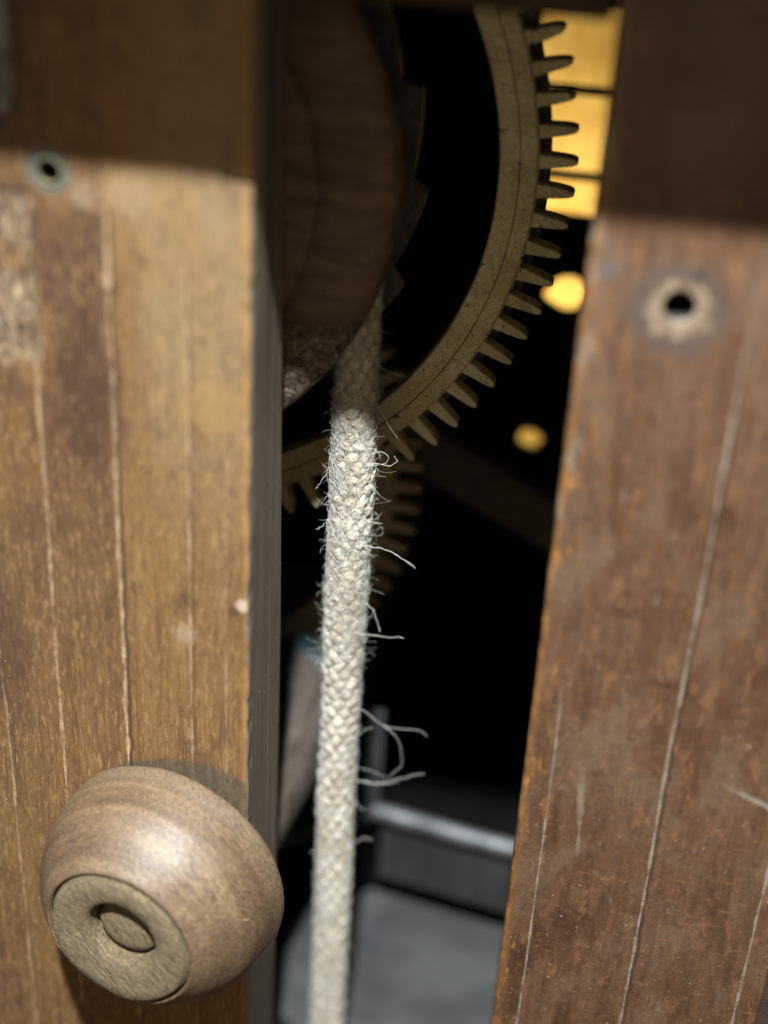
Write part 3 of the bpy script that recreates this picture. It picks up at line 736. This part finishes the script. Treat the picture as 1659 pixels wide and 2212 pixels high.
# ---------------------------------------------------------------- roller behind the left post
RA = Vector((0.23, 1.0, 0.06)).normalized()
roll = empty('wooden_roller', (-51.4, 40, -140.6), 'thick grey dusty round wooden roller partly hidden behind the left post and rope', 'roller')
roll.rotation_euler = RA.to_track_quat('Z', 'Y').to_euler()
def roll_part(name, prof, mat):
    v, f = lathe(prof, 72, 'Z')
    for i in range(len(v)):
        k = 1 + 0.01 * nz(v[i][0] * 0.06, v[i][1] * 0.06, v[i][2] * 0.06, 3); v[i][0] *= k; v[i][1] *= k
    return mesh(name, v, f, mat, roll, local=True)
roll_part('roller_body', [(-2, 0.01), (-2, 19.6), (0, 19.9), (35, 19.0), (66, 18.0), (66.5, 17.4)], M_ROLL)
roll_part('painted_band', [(66.4, 17.2), (66.8, 17.9), (75.5, 17.7), (76.6, 17.0), (77.0, 15.5), (77.0, 0.01)], M_TEAL)

# ---------------------------------------------------------------- metal tray on the floor
TC = np.array([-13.0, 130.0]); TR = np.array([34.9, 121.4]); TL = np.array([-42.5, 110.5])
dr = (TR - TC) / np.linalg.norm(TR - TC); dl = (TL - TC) / np.linalg.norm(TL - TC)
tray = empty('metal_tray', (TC[0], TC[1], -252), 'grey metal tray with a bright rounded rim standing low at the back', 'tray')
def wall(name, p, d, length, z0, z1, th, mat, bev=0.4):
    v, f = box_vf(0, length, 0, th, z0, z1, bev)
    n = np.array([-d[1], d[0]])
    if n[1] < 0: n = -n
    W = np.c_[p[0] + v[:, 0] * d[0] + v[:, 1] * n[0], p[1] + v[:, 0] * d[1] + v[:, 1] * n[1], v[:, 2]]
    return mesh(name, W, f, mat, tray, smooth=False)
wall('back_wall', TC + dr * 1.5, dr, 120, -234.0, -203, 2, M_TRAYW)
wall('side_wall', TC + dl * 1.0, dl, 110, -238, -203, 2, M_BLACK)  # black colour stands in for the shade on this inner wall
rv, rf = tube(np.array([[TC[0] + dr[0] * t, TC[1] + dr[1] * t - 1.0, -202.0 - 0.25 * math.sin(t * 0.05)] for t in np.linspace(-1, 122, 60)]), 3.1, 14)
mesh('rim', rv, rf, M_STEEL, tray)
rv, rf = tube(np.array([[TC[0] + dl[0] * t, TC[1] + dl[1] * t - 1.0, -202.4] for t in np.linspace(2.6, 110, 60)]), 2.6, 14)
mesh('rim', rv, rf, M_TRAYW, tray)
box('upright', TC[0] - 5.0, TC[0] + 0.6, 128.2, 131.0, -204, -158, mat_simple('dim_grey_metal', (0.06, 0.062, 0.06), (0.10, 0.102, 0.10), 0.6, 0.3), tray, bev=0.6)
# floor plate of the tray
pv = [(TC[0], TC[1], -241), (TC[0] + dr[0] * 122, TC[1] + dr[1] * 122, -241), (110, 45, -241), (-120, 45, -241), (TC[0] + dl[0] * 112, TC[1] + dl[1] * 112, -241)]
pv = pv + [(a, b, c - 2) for a, b, c in pv]
pf = [[4, 3, 2, 1, 0], [5, 6, 7, 8, 9]] + [[k, (k + 1) % 5, 5 + (k + 1) % 5, 5 + k] for k in range(5)]
mesh('tray_bottom', pv, pf, M_FLOOR, tray, smooth=False)

# ---------------------------------------------------------------- rope
RX, RY = -15.7, 52.6
RZ0, RZ1 = -240.4, AZ
BR = RX - AX                                       # winding radius round the drum axis
def rope_frame(s):
    """s = arc length from the foot; returns centre, e1 (outward), e2, tangent"""
    L1 = RZ1 - RZ0
    sway = 0.35 * np.sin(s * 0.035) + 0.2 * np.sin(s * 0.09 + 1)
    c = np.where((s < L1)[:, None], np.c_[RX + sway * (s < L1 - 30), np.full_like(s, RY), RZ0 + s], 0)
    a = np.clip((s - L1) / BR, 0, None)
    arc = np.c_[AX + BR * np.cos(a), np.full_like(s, RY), AZ + BR * np.sin(a)]
    c = np.where((s < L1)[:, None], c, arc)
    e1 = np.where((s < L1)[:, None], np.array([[1., 0, 0]]), np.c_[np.cos(a), 0 * a, np.sin(a)])
    e2 = np.tile(np.array([[0., 1., 0]]), (len(s), 1))
    return c, e1, e2
rope = empty('rope', (RX, RY, RZ0), 'pale fuzzy braided jute rope hanging straight down from the drum between the posts', 'rope')
NB = 8; KZ = 0.122; RM = 4.0
LT = (RZ1 - RZ0) + BR * 1.6
ss = np.linspace(0, LT, int(LT / 0.55))
def strand_path(i, sgn, ss):
    phi = 2 * np.pi * i / NB + sgn * KZ * ss
    u = i + sgn * 2 * NB * KZ * ss / (2 * np.pi)
    off = np.cos(np.pi * u + np.pi * i) * (1 if sgn > 0 else -1)
    jit = 0.16 * np.sin(ss * 0.23 + i * 2.1 + sgn) + 0.10 * np.sin(ss * 0.61 + i * 1.3)
    r = RM + 0.52 * off + jit * 0.6
    phi = phi + 0.05 * np.sin(ss * 0.17 + i * 1.7 + sgn * 2)
    return phi, r
NP = 18
strand_surf = []
for sgn in (1, -1):
    for i in range(NB):
        phi, r = strand_path(i, sgn, ss)
        c, e1, e2 = rope_frame(ss)
        rad = np.cos(phi)[:, None] * e1 + np.sin(phi)[:, None] * e2
        P = c + r[:, None] * rad
        T = np.gradient(P, axis=0); T /= np.linalg.norm(T, axis=1)[:, None]
        B = np.cross(T, rad); B /= np.linalg.norm(B, axis=1)[:, None]
        Nn = np.cross(B, T)
        th = np.linspace(0, 2 * np.pi, NP, endpoint=False)
        lump = 1 + 0.07 * np.sin(ss * 0.9 + i)[:, None] + 0.06 * np.sin(ss * 2.3 + 2 * i)[:, None]
        rid = lump * (1 + 0.15 * np.cos(4 * (th[None, :] + sgn * 0.8 * ss[:, None]) + i) + 0.05 * np.sin(ss * 3.7 + 5 * i)[:, None])
        vv = P[:, None, :] + (1.52 * rid * np.cos(th)[None, :])[:, :, None] * B[:, None, :] + (0.95 * rid * np.sin(th)[None, :])[:, :, None] * Nn[:, None, :]
        mI = len(ss); ii = np.arange(mI - 1)[:, None] * NP; kk = np.arange(NP)[None, :]; k2 = (kk + 1) % NP
        ff = np.stack([ii + kk, ii + k2, ii + NP + k2, ii + NP + kk], -1).reshape(-1, 4)
        mesh('strand', vv.reshape(-1, 3), ff, M_ROPE, rope)
        strand_surf.append((vv[:, 1:NP // 2, :].reshape(-1, 3), np.repeat(rad, NP // 2 - 1, axis=0), np.repeat(T, NP // 2 - 1, axis=0)))
v, f = tube(np.c_[np.full(80, RX), np.full(80, RY), np.linspace(RZ0, RZ1, 80)], 3.2, 12); mesh('core', v, f, M_ROPE, rope)

SP = np.concatenate([a for a, b, c in strand_surf]); SN = np.concatenate([b for a, b, c in strand_surf]); ST = np.concatenate([c for a, b, c in strand_surf])
vis = (SP[:, 2] < 40) & (SP[:, 0] > -40) & (SN[:, 1] < 0.55)
SP, SN, ST = SP[vis], SN[vis], ST[vis]
def fuzz(count, lmin, lmax, lift, seg, rad, zmask=None, hug=None):
    idx = np.arange(len(SP)) if zmask is None else np.nonzero(zmask(SP[:, 2]))[0]
    pick = rng.choice(idx, count)
    p = SP[pick].copy(); nrm = SN[pick]; tg = ST[pick]
    d = tg * rng.choice([-1, 1], (count, 1)) + nrm * rng.uniform(lift[0], lift[1], (count, 1)) + rng.normal(0, 0.28, (count, 3))
    d /= np.linalg.norm(d, axis=1)[:, None]
    L = rng.uniform(lmin, lmax, count) * rng.uniform(0.6, 1.0, count)
    curl = rng.normal(0, 1, (count, 3)); curl /= np.linalg.norm(curl, axis=1)[:, None]
    bend = rng.normal(0, 0.55, (count, 1)) * 6 / seg
    P = [p]
    hug_r = rng.uniform(hug[0], hug[1], count) if hug is not None else None
    for k in range(seg):
        d = d + np.cross(curl, d) * bend - nrm * 0.06 + rng.normal(0, 0.06, (count, 3)); d /= np.linalg.norm(d, axis=1)[:, None]
        p = p + d * (L / seg)[:, None]
        if hug is not None:
            q = p - np.array([RX, RY, 0]); r = np.hypot(q[:, 0], q[:, 1]); tgt = r + (hug_r - r) * 0.55; q[:, :2] *= (tgt / r)[:, None]
            p = np.where((p[:, 2] < 45)[:, None], q + np.array([RX, RY, 0]), p)
        P.append(p)
    P = np.stack(P, 1)
    n = 3; a = np.linspace(0, 2 * np.pi, n, endpoint=False)
    T = np.gradient(P, axis=1); T /= np.linalg.norm(T, axis=2)[..., None] + 1e-9
    U = np.cross(T, np.array([0.3, 0.5, 0.81])); U /= np.linalg.norm(U, axis=2)[..., None] + 1e-9
    W = np.cross(T, U)
    rr = (rad * rng.uniform(0.6, 1.3, (count, 1)) * np.linspace(1, 0.45, seg + 1)[None, :])[..., None, None]
    V = P[:, :, None, :] + rr * (np.cos(a)[None, None, :, None] * U[:, :, None, :] + np.sin(a)[None, None, :, None] * W[:, :, None, :])
    m = seg + 1
    b = (np.arange(count) * m * n)[:, None, None] + (np.arange(seg) * n)[None, :, None]; k = np.arange(n)[None, None, :]; k2 = (k + 1) % n
    F = np.stack([b + k, b + k2, b + n + k2, b + n + k], -1).reshape(-1, 4)
    return V.reshape(-1, 3), F
def join(parts):
    V = []; F = []; o = 0
    for v, f in parts: V.append(v); F.append(f + o); o += len(v)
    return np.concatenate(V), np.concatenate(F)
v, f = join([fuzz(6500, 3.0, 9.0, (0.0, 0.25), 10, 0.05, None, (4.9, 5.6)),
             fuzz(1800, 3.0, 9.0, (0.0, 0.4), 10, 0.07, lambda z: (z > -75) & (z < 0), (5.2, 5.9)),
             fuzz(1300, 1.2, 3.2, (0.2, 0.9), 7, 0.032),
             fuzz(1100, 2.0, 6.0, (0.2, 1.0), 10, 0.04, lambda z: (z > -90) & (z < 30)),
             fuzz(240, 4.0, 9.0, (0.5, 1.2), 12, 0.05, lambda z: (z > -80) & (z < 25))])
tag(mesh('fibre_fuzz', v, f, M_FUZZ, rope), kind='stuff')

# stray fibres, each laid out in the plane of the rope's front
def unproj(x, y, Y):
    d = CR @ np.array([(x - 829.5) / 3350., -(y - 1106.) / 3350., -1.0]); t = (Y - CP[1]) / d[1]
    return CP + d * t
STRAY = [([(764, 1178), (820, 1184), (861, 1201), (898, 1228)], 0.16), ([(855, 1197), (878, 1213), (890, 1222)], 0.10),
         ([(749, 1366), (791, 1371), (833, 1375), (871, 1379)], 0.15), ([(787, 1300), (805, 1317), (814, 1340), (820, 1366)], 0.2),
         ([(777, 1531), (826, 1566), (857, 1594), (868, 1632), (864, 1657), (840, 1678)], 0.13), ([(826, 1566), (837, 1571), (876, 1575), (910, 1580), (924, 1592)], 0.12),
         ([(770, 1684), (805, 1692), (840, 1688), (878, 1678), (917, 1672)], 0.16), ([(770, 1687), (819, 1694), (861, 1689)], 0.14),
         ([(766, 1597), (784, 1580), (804, 1571)], 0.13), ([(762, 1824), (787, 1810), (803, 1815)], 0.15),
         ([(811, 866), (833, 906), (857, 947)], 0.15), ([(817, 788), (841, 805), (881, 814)], 0.14),
         ([(775, 1001), (815, 1002), (842, 1006), (858, 997), (852, 986)], 0.12), ([(790, 985), (815, 976), (838, 984), (832, 1000), (800, 1006)], 0.11),
         ([(780, 975), (800, 968), (818, 978), (822, 992)], 0.10), ([(790, 1125), (812, 1130), (826, 1131)], 0.12), ([(795, 1040), (808, 1052), (812, 1070)], 0.10),
         ([(706, 1020), (690, 1045), (681, 1058)], 0.12), ([(702, 1130), (690, 1140), (683, 1142)], 0.1), ([(778, 1660), (800, 1664), (838, 1680)], 0.09),
         ([(785, 1345), (800, 1332), (806, 1318)], 0.1), ([(768, 1735), (780, 1745), (790, 1748)], 0.1), ([(742, 2010), (756, 2040), (766, 2056)], 0.1), ([(672, 1842), (690, 1836), (706, 1826)], 0.13)]
for pts, rad in STRAY:
    rad *= 0.55
    k = random.uniform(-1.5, 1.5)
    P = np.array([unproj(x, y, 48.5 + k * (j / (len(pts) - 1))) for j, (x, y) in enumerate(pts)])
    P = smooth_path(P, 22)
    P += np.array([[nz(j * 0.35, rad * 99, 1) * 0.3, nz(j * 0.3, rad * 31, 2) * 0.4, nz(j * 0.35, rad * 77, 5) * 0.3] for j in range(len(P))])
    v, f = tube(P, np.linspace(rad, rad * 0.75, len(P)), 6)
    mesh('stray_fibre', v, f, M_FUZZ, rope)

for o in bpy.data.objects:
    if '_b' in o: del o['_b']
